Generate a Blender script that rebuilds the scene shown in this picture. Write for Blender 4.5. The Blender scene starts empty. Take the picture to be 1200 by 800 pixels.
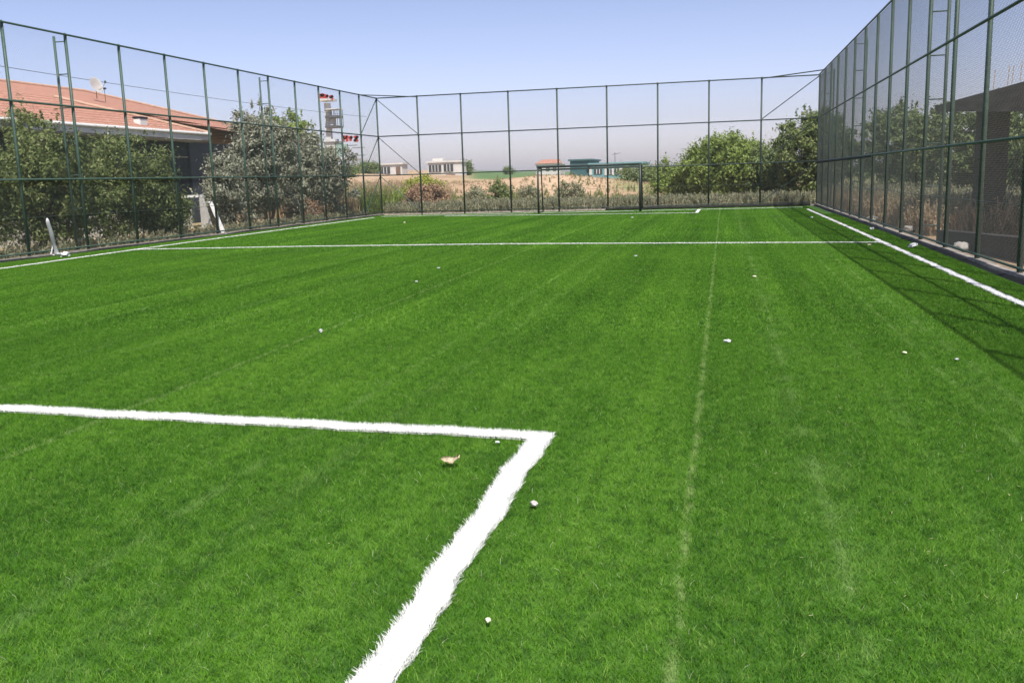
import bpy, bmesh, math, random
import numpy as np
from mathutils import Vector, Matrix
rng = np.random.default_rng(11); random.seed(7)
SC = bpy.context.scene; COL = SC.collection

# ------------------------------------------------------------------ camera
CH = 1.65; CF = 1080.04; yaw, pitch, roll = .2278, .1747, -.0313
cy, sy = math.cos(yaw), math.sin(yaw); cp, sp = math.cos(pitch), math.sin(pitch)
F_ = Vector((-sy*cp, cy*cp, -sp)); R0 = Vector((cy, sy, 0)); U0 = R0.cross(F_)
c_, s_ = math.cos(roll), math.sin(roll)
R_ = c_*R0 + s_*U0; U_ = -s_*R0 + c_*U0
cam = bpy.data.cameras.new('camera'); camo = bpy.data.objects.new('camera', cam); COL.objects.link(camo)
cam.sensor_width = 36; cam.sensor_fit = 'HORIZONTAL'; cam.lens = CF/1200*36; cam.clip_end = 9000; cam.clip_start = .05
M = Matrix((R_, U_, -F_)).transposed().to_4x4(); M.translation = (0, 0, CH); camo.matrix_world = M
SC.camera = camo
def at(px, py, Y):                      # where the sight line through a point of the photo meets depth Y
    d = F_*CF + R_*(px-600) + U_*(400-py); t = Y/d.y
    return Vector((d.x*t, Y, CH+d.z*t))
def gr(px, py, z=0.0):
    d = F_*CF + R_*(px-600) + U_*(400-py); t = (z-CH)/d.z
    return Vector((d.x*t, d.y*t, z))

# ------------------------------------------------------------------ materials
def mat(name, col, rough=.7, metal=0, var=.0, scale=8, bump=0, col2=None, spec=.3, detail=5, stretch=None):
    m = bpy.data.materials.new(name); m.use_nodes = True; nt = m.node_tree; b = nt.nodes['Principled BSDF']
    b.inputs['Roughness'].default_value = rough; b.inputs['Metallic'].default_value = metal
    b.inputs['Specular IOR Level'].default_value = spec
    tc = nt.nodes.new('ShaderNodeTexCoord'); mp = nt.nodes.new('ShaderNodeMapping')
    if stretch: mp.inputs['Scale'].default_value = stretch
    nt.links.new(tc.outputs['Object'], mp.inputs['Vector'])
    n = nt.nodes.new('ShaderNodeTexNoise'); n.inputs['Scale'].default_value = scale; n.inputs['Detail'].default_value = detail
    nt.links.new(mp.outputs[0], n.inputs['Vector'])
    r = nt.nodes.new('ShaderNodeValToRGB'); nt.links.new(n.outputs['Fac'], r.inputs[0])
    c2 = col2 or tuple(c*(1-var) for c in col)
    r.color_ramp.elements[0].position = .35; r.color_ramp.elements[1].position = .65
    r.color_ramp.elements[0].color = (*c2, 1); r.color_ramp.elements[1].color = (*col, 1)
    nt.links.new(r.outputs[0], b.inputs['Base Color'])
    if bump:
        bp = nt.nodes.new('ShaderNodeBump'); bp.inputs['Strength'].default_value = bump; bp.inputs['Distance'].default_value = .05
        nt.links.new(n.outputs['Fac'], bp.inputs['Height']); nt.links.new(bp.outputs[0], b.inputs['Normal'])
    return m
def leafmat(name, cols, rough=.55, transl=.3):
    m = bpy.data.materials.new(name); m.use_nodes = True; nt = m.node_tree; b = nt.nodes['Principled BSDF']; out = nt.nodes['Material Output']
    g = nt.nodes.new('ShaderNodeNewGeometry'); r = nt.nodes.new('ShaderNodeValToRGB')
    tc = nt.nodes.new('ShaderNodeTexCoord'); nz = nt.nodes.new('ShaderNodeTexNoise'); nz.inputs['Scale'].default_value = 1.6; nz.inputs['Detail'].default_value = 3
    nt.links.new(tc.outputs['Object'], nz.inputs['Vector'])
    mx = nt.nodes.new('ShaderNodeMath'); mx.operation = 'MULTIPLY_ADD'; mx.inputs[1].default_value = .55
    ms = nt.nodes.new('ShaderNodeMath'); ms.operation = 'MULTIPLY'; ms.inputs[1].default_value = .45
    nt.links.new(nz.outputs['Fac'], ms.inputs[0]); nt.links.new(g.outputs['Random Per Island'], mx.inputs[0]); nt.links.new(ms.outputs[0], mx.inputs[2])
    nt.links.new(mx.outputs[0], r.inputs[0])
    els = r.color_ramp.elements
    while len(els) < len(cols): els.new(.5)
    for i, c in enumerate(cols):
        els[i].position = .12 + .76*i/(len(cols)-1); els[i].color = (*c, 1)
    nt.links.new(r.outputs[0], b.inputs['Base Color']); b.inputs['Roughness'].default_value = rough; b.inputs['Specular IOR Level'].default_value = .25
    t = nt.nodes.new('ShaderNodeBsdfTranslucent'); nt.links.new(r.outputs[0], t.inputs['Color'])
    mix = nt.nodes.new('ShaderNodeMixShader'); mix.inputs[0].default_value = transl
    nt.links.new(b.outputs[0], mix.inputs[1]); nt.links.new(t.outputs[0], mix.inputs[2]); nt.links.new(mix.outputs[0], out.inputs['Surface'])
    return m
class NT:                                # tiny node builder
    def __init__(s, m): m.use_nodes = True; s.nt = m.node_tree; s.b = s.nt.nodes['Principled BSDF']
    def n(s, t, **k):
        x = s.nt.nodes.new(t)
        for a, v in k.items(): setattr(x, a, v)
        return x
    def l(s, a, b): s.nt.links.new(a, b)
    def math(s, op, a, b=None, c=None, clamp=False):
        x = s.n('ShaderNodeMath', operation=op); x.use_clamp = clamp
        for i, v in enumerate((a, b, c)):
            if v is None: continue
            if isinstance(v, (int, float)): x.inputs[i].default_value = v
            else: s.l(v, x.inputs[i])
        return x.outputs[0]
    def noise(s, vec, scale, detail=4, rough=.5, stretch=None):
        if stretch:
            mp = s.n('ShaderNodeMapping'); mp.inputs['Scale'].default_value = stretch; s.l(vec, mp.inputs['Vector']); vec = mp.outputs[0]
        x = s.n('ShaderNodeTexNoise'); x.inputs['Scale'].default_value = scale; x.inputs['Detail'].default_value = detail; x.inputs['Roughness'].default_value = rough
        s.l(vec, x.inputs['Vector']); return x.outputs['Fac']
    def ramp(s, fac, stops):
        r = s.n('ShaderNodeValToRGB'); e = r.color_ramp.elements
        while len(e) < len(stops): e.new(.5)
        for i, (p, c) in enumerate(stops): e[i].position = p; e[i].color = (*c, 1) if len(c) == 3 else c
        s.l(fac, r.inputs[0]); return r.outputs[0]
    def mix(s, fac, a, b, blend='MIX'):
        x = s.n('ShaderNodeMix', data_type='RGBA', blend_type=blend)
        for i, v in ((0, fac), (6, a), (7, b)):
            if isinstance(v, (int, float)): x.inputs[i].default_value = v
            elif isinstance(v, tuple): x.inputs[i].default_value = (*v, 1)
            else: s.l(v, x.inputs[i])
        return x.outputs[2]
    def smooth(s, v, a, b):
        x = s.n('ShaderNodeMapRange', interpolation_type='SMOOTHSTEP'); x.inputs[1].default_value = a; x.inputs[2].default_value = b
        s.l(v, x.inputs[0]); return x.outputs[0]

SEAMS = [-13.25, -8.85, -4.5, -.16]
def turf_color(N, blade):
    g = N.n('ShaderNodeNewGeometry'); P = g.outputs['Position']
    sx = N.n('ShaderNodeSeparateXYZ'); N.l(P, sx.inputs[0]); X = sx.outputs[0]; Y = sx.outputs[1]
    big = N.noise(P, .35, 3); stripe = N.noise(P, 1.5, 4, .6, (1, .035, 1)); fine = N.noise(P, 11, 6, .72)
    base = N.ramp(N.math('MULTIPLY_ADD', stripe, .75, N.math('MULTIPLY_ADD', big, .4, -.075)),
                  [(.36, (.043, .140, .006)), (.5, (.072, .204, .010)), (.64, (.112, .268, .018))])
    base = N.mix(N.math('MULTIPLY', N.smooth(fine, .5, .68), .55), base, (.15, .27, .045)); base = N.mix(N.math('MULTIPLY', N.smooth(fine, .52, .36), .7), base, (.018, .07, .005))
    nz = N.noise(P, 2.2, 3)
    wob = N.math('MULTIPLY_ADD', N.noise(P, 2.5, 4, .6, (.2, 1, 1)), .07, -.035)
    for s in SEAMS:                      # thin worn seams between the rolls
        d = N.math('ABSOLUTE', N.math('SUBTRACT', N.math('ADD', X, wob), s))
        w = N.smooth(d, .04, .0)
        w = N.math('MULTIPLY', w, N.smooth(N.noise(P, 9, 5, .7), .40, .62)); w = N.math('MULTIPLY', w, .75)
        base = N.mix(w, base, (.30, .42, .14))
    for px, wd, st in ((2.05, .05, .35), (2.0, .5, .12), (.55, .28, .22), (-2.3, .12, .2), (-6.6, .12, .25), (-10.9, .15, .2), (1.2, .1, .15), (-1.35, .35, -.5), (-3.3, .3, -.45), (-7.7, .4, -.5), (.9, .25, -.4), (2.9, .3, -.35), (-5.6, .3, -.35), (-9.9, .4, -.4), (-2.75, .07, .4), (-8.1, .07, .4), (1.75, .04, .6), (-6.1, .06, .35), (3.1, .05, .35), (.52, .05, .5)):
        d = N.math('ABSOLUTE', N.math('SUBTRACT', N.math('ADD', X, wob), px))
        w = N.math('MULTIPLY', N.math('MULTIPLY', N.smooth(d, wd, 0.), N.smooth(nz, .4, .62)), abs(st))
        base = N.mix(w, base, (.2, .34, .09) if st > 0 else (.03, .11, .006))
    if blade:
        rr = g.outputs['Random Per Island']
        base = N.mix(N.smooth(rr, .25, .0), base, (.022, .088, .006))
        base = N.mix(N.math('MULTIPLY', N.smooth(rr, .8, 1.), .75), base, (.24, .38, .07))
        base = N.mix(N.math('GREATER_THAN', rr, .9975), base, (.5, .52, .36))
    return base
m_turf = bpy.data.materials.new('turf_backing'); N = NT(m_turf); col = turf_color(N, False)
N.l(N.mix(.45, col, (.01, .035, .003)), N.b.inputs['Base Color']); N.b.inputs['Roughness'].default_value = .95
m_blade = bpy.data.materials.new('turf_blades'); N = NT(m_blade); col = turf_color(N, True)
N.l(col, N.b.inputs['Base Color']); N.b.inputs['Roughness'].default_value = .55; N.b.inputs['Specular IOR Level'].default_value = .1
t = N.n('ShaderNodeBsdfTranslucent'); N.l(col, t.inputs[0]); mx = N.n('ShaderNodeMixShader'); mx.inputs[0].default_value = .22
N.l(N.b.outputs[0], mx.inputs[1]); N.l(t.outputs[0], mx.inputs[2]); N.l(mx.outputs[0], N.nt.nodes['Material Output'].inputs[0])
m_white = leafmat('white_turf', [(.62, .66, .58), (.8, .8, .78), (.86, .86, .85)], .5, .15)
m_whiteflat = mat('white_turf_bed', (.82, .82, .8), .8, var=.12, scale=60)

# ground outside the pitch
m_ground = bpy.data.materials.new('dry_ground'); N = NT(m_ground)
g = N.n('ShaderNodeNewGeometry'); P = g.outputs['Position']; sx = N.n('ShaderNodeSeparateXYZ'); N.l(P, sx.inputs[0])
a = N.noise(P, .09, 6, .62, (1, .35, 1)); b_ = N.noise(P, 1.1, 6, .65); c = N.noise(P, .02, 3, .5, (1, .5, 1))
base = N.ramp(a, [(.3, (.30, .20, .115)), (.5, (.40, .27, .16)), (.66, (.50, .36, .23))])
base = N.mix(N.math('MULTIPLY', N.smooth(b_, .5, .7), .55), base, (.17, .15, .07))
base = N.mix(N.math('MULTIPLY', N.smooth(c, .5, .6), .55), base, (.27, .25, .10))
ratio = N.math('DIVIDE', sx.outputs[0], sx.outputs[1])
fld = N.math('MULTIPLY', N.smooth(sx.outputs[1], 118, 124), N.math('MULTIPLY', N.smooth(ratio, -.29, -.26), N.smooth(ratio, -.12, -.16)))
base = N.mix(fld, base, (.085, .15, .04))
fld2 = N.math('MULTIPLY', N.smooth(sx.outputs[1], 72, 80), N.smooth(ratio, -.13, -.10))
base = N.mix(N.math('MULTIPLY', fld2, .75), base, (.17, .2, .06))
N.l(base, N.b.inputs['Base Color']); N.b.inputs['Roughness'].default_value = .95
bp = N.n('ShaderNodeBump'); bp.inputs['Strength'].default_value = .6; bp.inputs['Distance'].default_value = .15; N.l(b_, bp.inputs['Height']); N.l(bp.outputs[0], N.b.inputs['Normal'])

m_post = mat('green_painted_steel', (.055, .10, .075), .5, var=.35, scale=14, spec=.35)
m_post_far = mat('green_grey_painted_steel', (.04, .062, .052), .5, var=.3, scale=14)
m_wire = mat('green_coated_wire', (.06, .085, .07), .45, var=.2, scale=30)
m_wire_dark = mat('weathered_green_wire', (.09, .105, .095), .6, var=.2, scale=30)
m_net = mat('dark_folded_net', (.03, .036, .032), .9, var=.4, scale=20)
m_conc = mat('concrete_kerb', (.36, .33, .29), .9, var=.4, scale=6, bump=.4)
m_rubber = mat('black_edging', (.015, .018, .014), .8, var=.5, scale=8)
m_goal = mat('dark_goal_paint', (.035, .045, .04), .45, var=.3, scale=10)

# ------------------------------------------------------------------ mesh helpers
def link(name, bm_or_me, m, parent=None, smooth=False):
    if isinstance(bm_or_me, bmesh.types.BMesh):
        me = bpy.data.meshes.new(name); bmesh.ops.recalc_face_normals(bm_or_me, faces=bm_or_me.faces); bm_or_me.to_mesh(me); bm_or_me.free()
    else: me = bm_or_me
    o = bpy.data.objects.new(name, me); COL.objects.link(o)
    if m:
        for mm in (m if isinstance(m, (list, tuple)) else [m]): me.materials.append(mm)
    if parent: o.parent = parent
    if smooth:
        me.polygons.foreach_set('use_smooth', [True]*len(me.polygons))
    return o
def tag(o, label=None, cat=None, group=None, kind=None):
    for k, v in (('label', label), ('category', cat), ('group', group), ('kind', kind)):
        if v: o[k] = v
    return o
def empty(name, loc, label, cat, group=None, rz=0):
    o = bpy.data.objects.new(name, None); COL.objects.link(o); o.location = loc; o.rotation_euler.z = rz; o.empty_display_size = .2
    return tag(o, label, cat, group)
def cyl(bm, p0, p1, r, r2=None, n=8, cap=True):
    p0, p1 = Vector(p0), Vector(p1); r2 = r if r2 is None else r2
    d = (p1-p0).normalized(); a = d.orthogonal().normalized(); b = d.cross(a)
    v0 = [bm.verts.new(p0+(a*math.cos(2*math.pi*i/n)+b*math.sin(2*math.pi*i/n))*r) for i in range(n)]
    v1 = [bm.verts.new(p1+(a*math.cos(2*math.pi*i/n)+b*math.sin(2*math.pi*i/n))*r2) for i in range(n)]
    for i in range(n): bm.faces.new((v0[i], v0[(i+1) % n], v1[(i+1) % n], v1[i]))
    if cap: bm.faces.new(v0[::-1]); bm.faces.new(v1)
def tube(bm, pts, rad, n=8):
    pts = [Vector(p) for p in pts]; rings = []
    rad = rad if isinstance(rad, (list, tuple)) else [rad]*len(pts)
    for i, p in enumerate(pts):
        d = (pts[min(i+1, len(pts)-1)]-pts[max(i-1, 0)]).normalized()
        a = d.cross(Vector((.31, .17, .93))).normalized(); b = d.cross(a)
        rings.append([bm.verts.new(p+(a*math.cos(2*math.pi*k/n)+b*math.sin(2*math.pi*k/n))*rad[i]) for k in range(n)])
    for i in range(len(rings)-1):
        for k in range(n): bm.faces.new((rings[i][k], rings[i][(k+1) % n], rings[i+1][(k+1) % n], rings[i+1][k]))
    bm.faces.new(rings[0][::-1]); bm.faces.new(rings[-1])
def box(bm, a, b, bev=0):
    a, b = Vector(a), Vector(b); c = (a+b)/2; s = b-a
    r = bmesh.ops.create_cube(bm, size=1, matrix=Matrix.Translation(c) @ Matrix.Diagonal((abs(s.x), abs(s.y), abs(s.z), 1)))
    if bev:
        ed = {e for v in r['verts'] for e in v.link_edges}
        bmesh.ops.bevel(bm, geom=list(ed), offset=bev, segments=2, affect='EDGES')
def poly(bm, pts):
    return bm.faces.new([bm.verts.new(Vector(p)) for p in pts])
def prism(bm, pts, off):                 # extrude a polygon along off
    pts = [Vector(p) for p in pts]; off = Vector(off); n = len(pts)
    a = [bm.verts.new(p) for p in pts]; b = [bm.verts.new(p+off) for p in pts]
    bm.faces.new(a); bm.faces.new(b[::-1])
    for i in range(n): bm.faces.new((a[i], b[i], b[(i+1) % n], a[(i+1) % n]))
def np_mesh(name, V, quads):
    me = bpy.data.meshes.new(name); V = np.asarray(V, np.float32).reshape(-1, 3); Q = np.asarray(quads, np.int32); k = Q.shape[1]
    me.vertices.add(len(V)); me.vertices.foreach_set('co', V.ravel())
    me.loops.add(Q.size); me.loops.foreach_set('vertex_index', Q.ravel())
    me.polygons.add(len(Q)); me.polygons.foreach_set('loop_start', np.arange(len(Q), dtype=np.int32)*k)
    me.update(calc_edges=True); me.validate(); return me

# ------------------------------------------------------------------ terrain
def sstep(a, b, x): t = np.clip((x-a)/(b-a), 0, 1); return t*t*(3-2*t)
def gz(x, y):
    x = np.asarray(x, float); y = np.asarray(y, float); yy = np.maximum(y, 30)
    u = np.clip(x/yy, -.42, .03)
    z150 = .35 - .047*u*150
    near = sstep(50, 150, y)*(z150+.05)
    far = CH + (z150-CH)*(y/150) + (y-150)*.0062 - (np.maximum(y-600, 0))*.004
    z = np.where(y < 150, near, far+.05)
    # earth mound behind the goal, far swell on the horizon
    z = z + 1.25*np.exp(-((x+14.5)/8.)**2-((y-88)/11.)**2) + .8*np.exp(-((x+34)/13.)**2-((y-84)/9.)**2)
    z = z + .10*np.sin(x*.31+1.3)*np.sin(y*.23)*sstep(52, 70, y)
    z = z + 4*np.exp(-((y-950)/120.)**2)*(.55+.45*np.sin(x*.004+1))
    return z - .06
xs = np.unique(np.concatenate([np.linspace(-1500, -120, 40), np.linspace(-120, 60, 150), np.linspace(60, 1500, 40)]))
ys = np.unique(np.concatenate([np.linspace(-60, 46, 30), np.linspace(46, 200, 120), np.linspace(200, 1200, 80)]))
X, Y = np.meshgrid(xs, ys); Z = gz(X, Y)
nx, ny = len(xs), len(ys); I = np.arange(nx*ny).reshape(ny, nx)
gq = np.stack([I[:-1, :-1], I[:-1, 1:], I[1:, 1:], I[1:, :-1]], -1).reshape(-1, 4)
go = link('ground', np_mesh('ground', np.stack([X, Y, Z], -1), gq), m_ground, smooth=True); tag(go, 'dry sandy earth and fields around the pitch', kind='structure')

XL0, XL1, XR, YF = -17.72, -17.36, 4.262, 45.77
YL = 45.86
H1, H2, H3 = 2.01, 3.98, 5.89
def xl(y): return XL0+(XL1-XL0)*(y-12)/(YL-12)

# turf sheet (with the black edge strip beside the kerbs)
bm = bmesh.new(); poly(bm, [(xl(-6)+.12, -6, -.03), (XR-.12, -6, -.03), (XR-.12, YF-.12, -.03), (xl(YL)+.12, YF-.12, -.03)])
tag(link('turf_base', bm, m_turf), 'green artificial turf backing of the fenced pitch', kind='structure')

# ---- blade tiles
def blades(n, sizex, sizey, L, W, seg, lean=(.3, 1.35), bias=(0, 0), x0=0, y0=0):
    px = rng.uniform(0, sizex, n)+x0; py = rng.uniform(0, sizey, n)+y0
    # clumping
    ang = rng.uniform(0, 2*np.pi, n); ln = rng.uniform(*lean, n)
    dx = np.cos(ang)*ln+bias[0]; dy = np.sin(ang)*ln+bias[1]; h = rng.uniform(*L, n); w = rng.uniform(*W, n)
    tw = rng.uniform(0, 2*np.pi, n); wx = np.cos(tw)*w/2; wy = np.sin(tw)*w/2
    V = []; k = seg+1
    for i in range(k):
        t = i/seg; bend = t**1.6; ww = (1-.75*t) if i else 1
        cx = px+dx*h*bend; cyy = py+dy*h*bend; cz = h*t*(1-.25*t*np.minimum(ln, 1))
        V.append(np.stack([cx-wx*ww, cyy-wy*ww, cz], -1)); V.append(np.stack([cx+wx*ww, cyy+wy*ww, cz], -1))
    V = np.stack(V, 1)                    # n, 2k, 3
    Q = []
    for i in range(seg): Q.append(np.stack([np.arange(n)*2*k+2*i+j for j in (0, 1, 3, 2)], -1))
    return V.reshape(-1, 3), np.concatenate(Q), n*2*k
T = .6
tiles = bpy.data.collections.new('turf_tiles')
def tile(name, n, L, W, seg):
    V, Q, _ = blades(n, T, T, L, W, seg); V[:, 0] -= T/2; V[:, 1] -= T/2; V[:, 2] -= .03
    me = np_mesh(name, V, Q); me.materials.append(m_blade); o = bpy.data.objects.new(name, me); tiles.objects.link(o)
for i in range(6): tile('a_near_tile_%d' % i, 8200, (.018, .034), (.0016, .0030), 2)
for i in range(3): tile('b_mid_tile_%d' % i, 3400, (.02, .034), (.004, .006), 1)
for i in range(3): tile('c_far_tile_%d' % i, 900, (.022, .034), (.007, .012), 1)
pts, idx, rot = [], [], []
y = .5
while y < YF-.3:
    x = xl(y)+.42
    while x < XR-.3:
        u = x/max(y, .1)
        if -1.35 < u < .75 or y < 3:
            pts.append((x, y, 0)); rot.append(random.randrange(4)*math.pi/2)
            idx.append(random.randrange(6) if y < 9.5 else (6+random.randrange(3) if y < 22 else 9+random.randrange(3)))
        x += T
    y += T
me = bpy.data.meshes.new('turf_points'); me.from_pydata(pts, [], [])
me.attributes.new('idx', 'INT', 'POINT').data.foreach_set('value', idx)
rv = np.zeros((len(pts), 3), np.float32); rv[:, 2] = rot
me.attributes.new('rot', 'FLOAT_VECTOR', 'POINT').data.foreach_set('vector', rv.ravel())
turf = link('turf_grass', me, None); tag(turf, 'short bright green artificial grass blades covering the pitch', 'grass', kind='stuff')
me.materials.append(m_blade)
ng = bpy.data.node_groups.new('turf_scatter', 'GeometryNodeTree')
ng.interface.new_socket('Geometry', in_out='INPUT', socket_type='NodeSocketGeometry'); ng.interface.new_socket('Geometry', in_out='OUTPUT', socket_type='NodeSocketGeometry')
gi = ng.nodes.new('NodeGroupInput'); go_ = ng.nodes.new('NodeGroupOutput'); ip = ng.nodes.new('GeometryNodeInstanceOnPoints')
ci = ng.nodes.new('GeometryNodeCollectionInfo'); ci.inputs['Collection'].default_value = tiles; ci.inputs['Separate Children'].default_value = True; ci.inputs['Reset Children'].default_value = True
na = ng.nodes.new('GeometryNodeInputNamedAttribute'); na.data_type = 'INT'; na.inputs['Name'].default_value = 'idx'
nr = ng.nodes.new('GeometryNodeInputNamedAttribute'); nr.data_type = 'FLOAT_VECTOR'; nr.inputs['Name'].default_value = 'rot'
ng.links.new(gi.outputs[0], ip.inputs['Points']); ng.links.new(ci.outputs[0], ip.inputs['Instance']); ip.inputs['Pick Instance'].default_value = True
ng.links.new(na.outputs['Attribute'], ip.inputs['Instance Index']); ng.links.new(nr.outputs['Attribute'], ip.inputs['Rotation']); ng.links.new(ip.outputs[0], go_.inputs[0])
md = turf.modifiers.new('scatter', 'NODES'); md.node_group = ng

# ------------------------------------------------------------------ white lines (white turf inlaid)
LZ = [0]
def line(pts, width, label):
    LZ[0] += .0012; lz = -.008+LZ[0]; V, Q = [], []; nv = 0; fl = bmesh.new()
    for a, b in zip(pts, pts[1:]):
        a, b = Vector((*a, 0)), Vector((*b, 0)); L = (b-a).length; d = (b-a)/L; n = Vector((-d.y, d.x, 0))
        k = max(2, int(L/.09)); prev = None
        for i in range(k+1):
            t = i/k; w = width/2*(.83+.10*math.sin(i*1.7)+.06*random.random()); sL = L*t; off = .010*math.sin(sL*5.3)+.006*math.sin(sL*13.1+1)+random.uniform(-.003, .003)
            if i in (0, k): off = 0
            p = a+d*L*t+n*off
            cur = (fl.verts.new(p+n*w+Vector((0, 0, lz))), fl.verts.new(p-n*w+Vector((0, 0, lz))))
            if prev: fl.faces.new((prev[0], prev[1], cur[1], cur[0]))
            prev = cur
        m = (a+b)/2; s = 0
        while s < L:                      # denser, finer blades where the line is close
            e = min(L, s+1.); p = a+d*(s+.5); far = p.length
            dens = 60000 if far < 10 else (12000 if far < 22 else 4000)
            wd = (.002, .0042) if far < 10 else ((.005, .008) if far < 22 else (.01, .016))
            cnt = int((e-s)*(width+.0)*dens)
            v, q, c = blades(cnt, e-s, width*1.0, (.020, .042) if far < 10 else (.02, .036), wd, 2 if far < 10 else 1, (.1, 1.0), x0=s, y0=-width*.5)
            w3 = np.outer(v[:, 0], np.array(d)) + np.outer(v[:, 1], np.array(n)) + np.array(a)
            wv = .010*np.sin(v[:, 0]*5.3)+.006*np.sin(v[:, 0]*13.1+1)+.004*np.sin(v[:, 0]*31.); w3 = w3+np.outer(wv, np.array(n))
            w3[:, 2] = v[:, 2]-.021
            V.append(w3); Q.append(q+nv); nv += c; s = e
    # split blade quads keep k constant
    o = link('pitch_line', np_mesh('pitch_line', np.concatenate(V), np.concatenate(Q)), m_white); tag(o, label, kind='structure')
    fo = link('line_bed', fl, m_whiteflat, o)
    return o
NC = gr(637, 507)
line([(-9.2, 6.12), (-5.35, 5.98), (-3.3, 5.84), (NC.x+.03, 5.70)], .145, 'white near penalty area line running across to its corner')
line([(NC.x-.01, 5.76), (-1.14, 2.6), (-1.16, .4)], .145, 'white near penalty area side line running toward the viewer')
line([(3.47, 41.2), (3.49, 28), (3.48, 12), (3.5, 1.)], .105, 'white touchline along the right fence, partly in shadow')
line([(3.42, 22.05), (-5.5, 23.3), (-11, 23.5), (-16.3, 23.3)], .105, 'white line crossing the whole pitch at mid distance')
line([(-16.0, 14), (-16.02, 18.2), (-16.3, 23.2), (-16.5, 33), (-16.5, 42.4)], .09, 'white touchline beside the left fence')
line([(-16.5, 43.4), (-9, 43.6), (3.45, 43.4)], .11, 'white goal line in front of the far fence')
line([(-1.1, 39.9), (-7, 41.0), (-12.9, 42.3)], .11, 'white far penalty area line in front of the goal')
line([(-1.1, 39.9), (-1.08, 43.35)], .12, 'short white side line of the far penalty area, right of the goal')

# ------------------------------------------------------------------ fences
def wire_panel(name, w, h, pitch, r, m):
    bm = bmesh.new(); s = pitch*math.sqrt(2)
    def seg(x0, z0, x1, z1, yo):
        a = Vector((x0, yo, z0)); b = Vector((x1, yo, z1)); d = (b-a).normalized(); n = Vector((-d.z, 0, d.x))*r; o = Vector((0, r, 0))
        va = [bm.verts.new(a+q) for q in (n, o, -n, -o)]; vb = [bm.verts.new(b+q) for q in (n, o, -n, -o)]
        for i in range(4): bm.faces.new((va[i], va[(i+1) % 4], vb[(i+1) % 4], vb[i]))
    k = -h
    while k < w:
        x0, z0 = (k, 0) if k > 0 else (0, -k); x1 = min(w, k+h); z1 = x1-k
        if x1-x0 > .01: seg(x0, z0, x1, z1, -r*.8); seg(w-x0, z0, w-x1, z1, r*.8)
        k += s
    me = bpy.data.meshes.new(name); bm.to_mesh(me); bm.free(); me.materials.append(m); return me
def put(name, me, parent, loc=(0, 0, 0), rot=(0, 0, 0), sc=(1, 1, 1)):
    o = bpy.data.objects.new(name, me); COL.objects.link(o); o.parent = parent; o.location = loc; o.rotation_euler = rot; o.scale = sc; return o
def mesh_of(name, bm, m):
    me = bpy.data.meshes.new(name); bmesh.ops.recalc_face_normals(bm, faces=bm.faces); bm.to_mesh(me); bm.free(); me.materials.append(m)
    me.polygons.foreach_set('use_smooth', [len(p.vertices) == 4 for p in me.polygons]); return me
def post_mesh(m, r=.042, h=H3+.03):
    bm = bmesh.new(); cyl(bm, (0, 0, -.1), (0, 0, h), r, n=12); cyl(bm, (0, 0, h), (0, 0, h+.02), r, r*.5, n=12); return mesh_of('post', bm, m)
def fence(name, label, P0, P1, stations, m, mw, pitch, wr, rails, side, rails_r=.026, ladders=(), kerb=True, light_kerb=True):
    """stations: distances along P0->P1; side: unit vector sign toward the outside"""
    P0, P1 = Vector((*P0, 0)), Vector((*P1, 0)); d = (P1-P0).normalized(); ang = math.atan2(d.y, d.x); L = (P1-P0).length
    root = empty(name, P0, label, 'fence', rz=ang)
    pm = post_mesh(m)
    for s in stations: put('post', pm, root, (s, 0, 0))
    inn = -side
    for z, rr in rails:
        bm = bmesh.new(); cyl(bm, (stations[0], inn*.05, z), (stations[-1], inn*.05, z), rr, n=8); o = link('rail', mesh_of('rail', bm, m), None, root)
    w0 = 2.38; wm = wire_panel('wire_mesh', w0, H3-.08, pitch, wr, mw)
    for a, b in zip(stations, stations[1:]): put('wire_mesh', wm, root, (a, inn*.018, .06), (0, 0, 0), ((b-a)/w0, 1, 1))
    # tension wires half way up each bay
    for z in (H1/2+.02,):
        bm = bmesh.new(); k = 12; pts = [(stations[0]+(stations[-1]-stations[0])*i/k, inn*.03, z+.01*math.sin(i*2.)) for i in range(k+1)]; tube(bm, pts, .006, 5)
        link('tension_wire', mesh_of('tension_wire', bm, mw), None, root)
    bm = bmesh.new()                     # ladder frame: a second post outside with rungs
    cyl(bm, (0, side*.36, -.1), (0, side*.36, H3-.02), .036, n=12)
    for z in (H3-.17, 4.86, 3.98-.02, 3.05, 2.12, 1.2, .35): cyl(bm, (0, side*.03, z), (0, side*.34, z), .015, n=6)
    lm = mesh_of('ladder_frame', bm, m)
    for s in ladders: put('ladder_frame', lm, root, (s, 0, 0))
    if kerb:
        bm = bmesh.new(); k = 40; s0, s1 = stations[0], stations[-1]
        for i in range(k):
            a = s0+(s1-s0)*i/k; b = s0+(s1-s0)*(i+1)/k-.012
            hh = .05+random.uniform(-.008, .008); j = random.uniform(-.008, .008)
            box(bm, (a, -.09+j, -.12), (b, .10+j, hh), .01)
        link('kerb', bm, m_conc, root)
        bm = bmesh.new(); k = 60; prev = None
        for i in range(k+1):              # the curled black edge of the turf backing
            q = s0+.15+(s1-s0-.3)*i/k; hh = .02+.025*math.sin(i*.7)*math.sin(i*.23)+.015*random.random(); yo = inn*(.13+.015*math.sin(i*1.1))
            cur = [bm.verts.new(v) for v in ((q, inn*.095, -.04), (q, inn*.098, hh), (q, yo, hh*.8), (q, yo+inn*.05, -.028))]
            if prev:
                for c in range(3): bm.faces.new((prev[c], prev[c+1], cur[c+1], cur[c]))
            prev = cur
        link('turf_edge_strip', bm, m_rubber, root)
    return root
RL = [(H1, .026), (H2, .028), (H3, .028), (.13, .022)]
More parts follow.
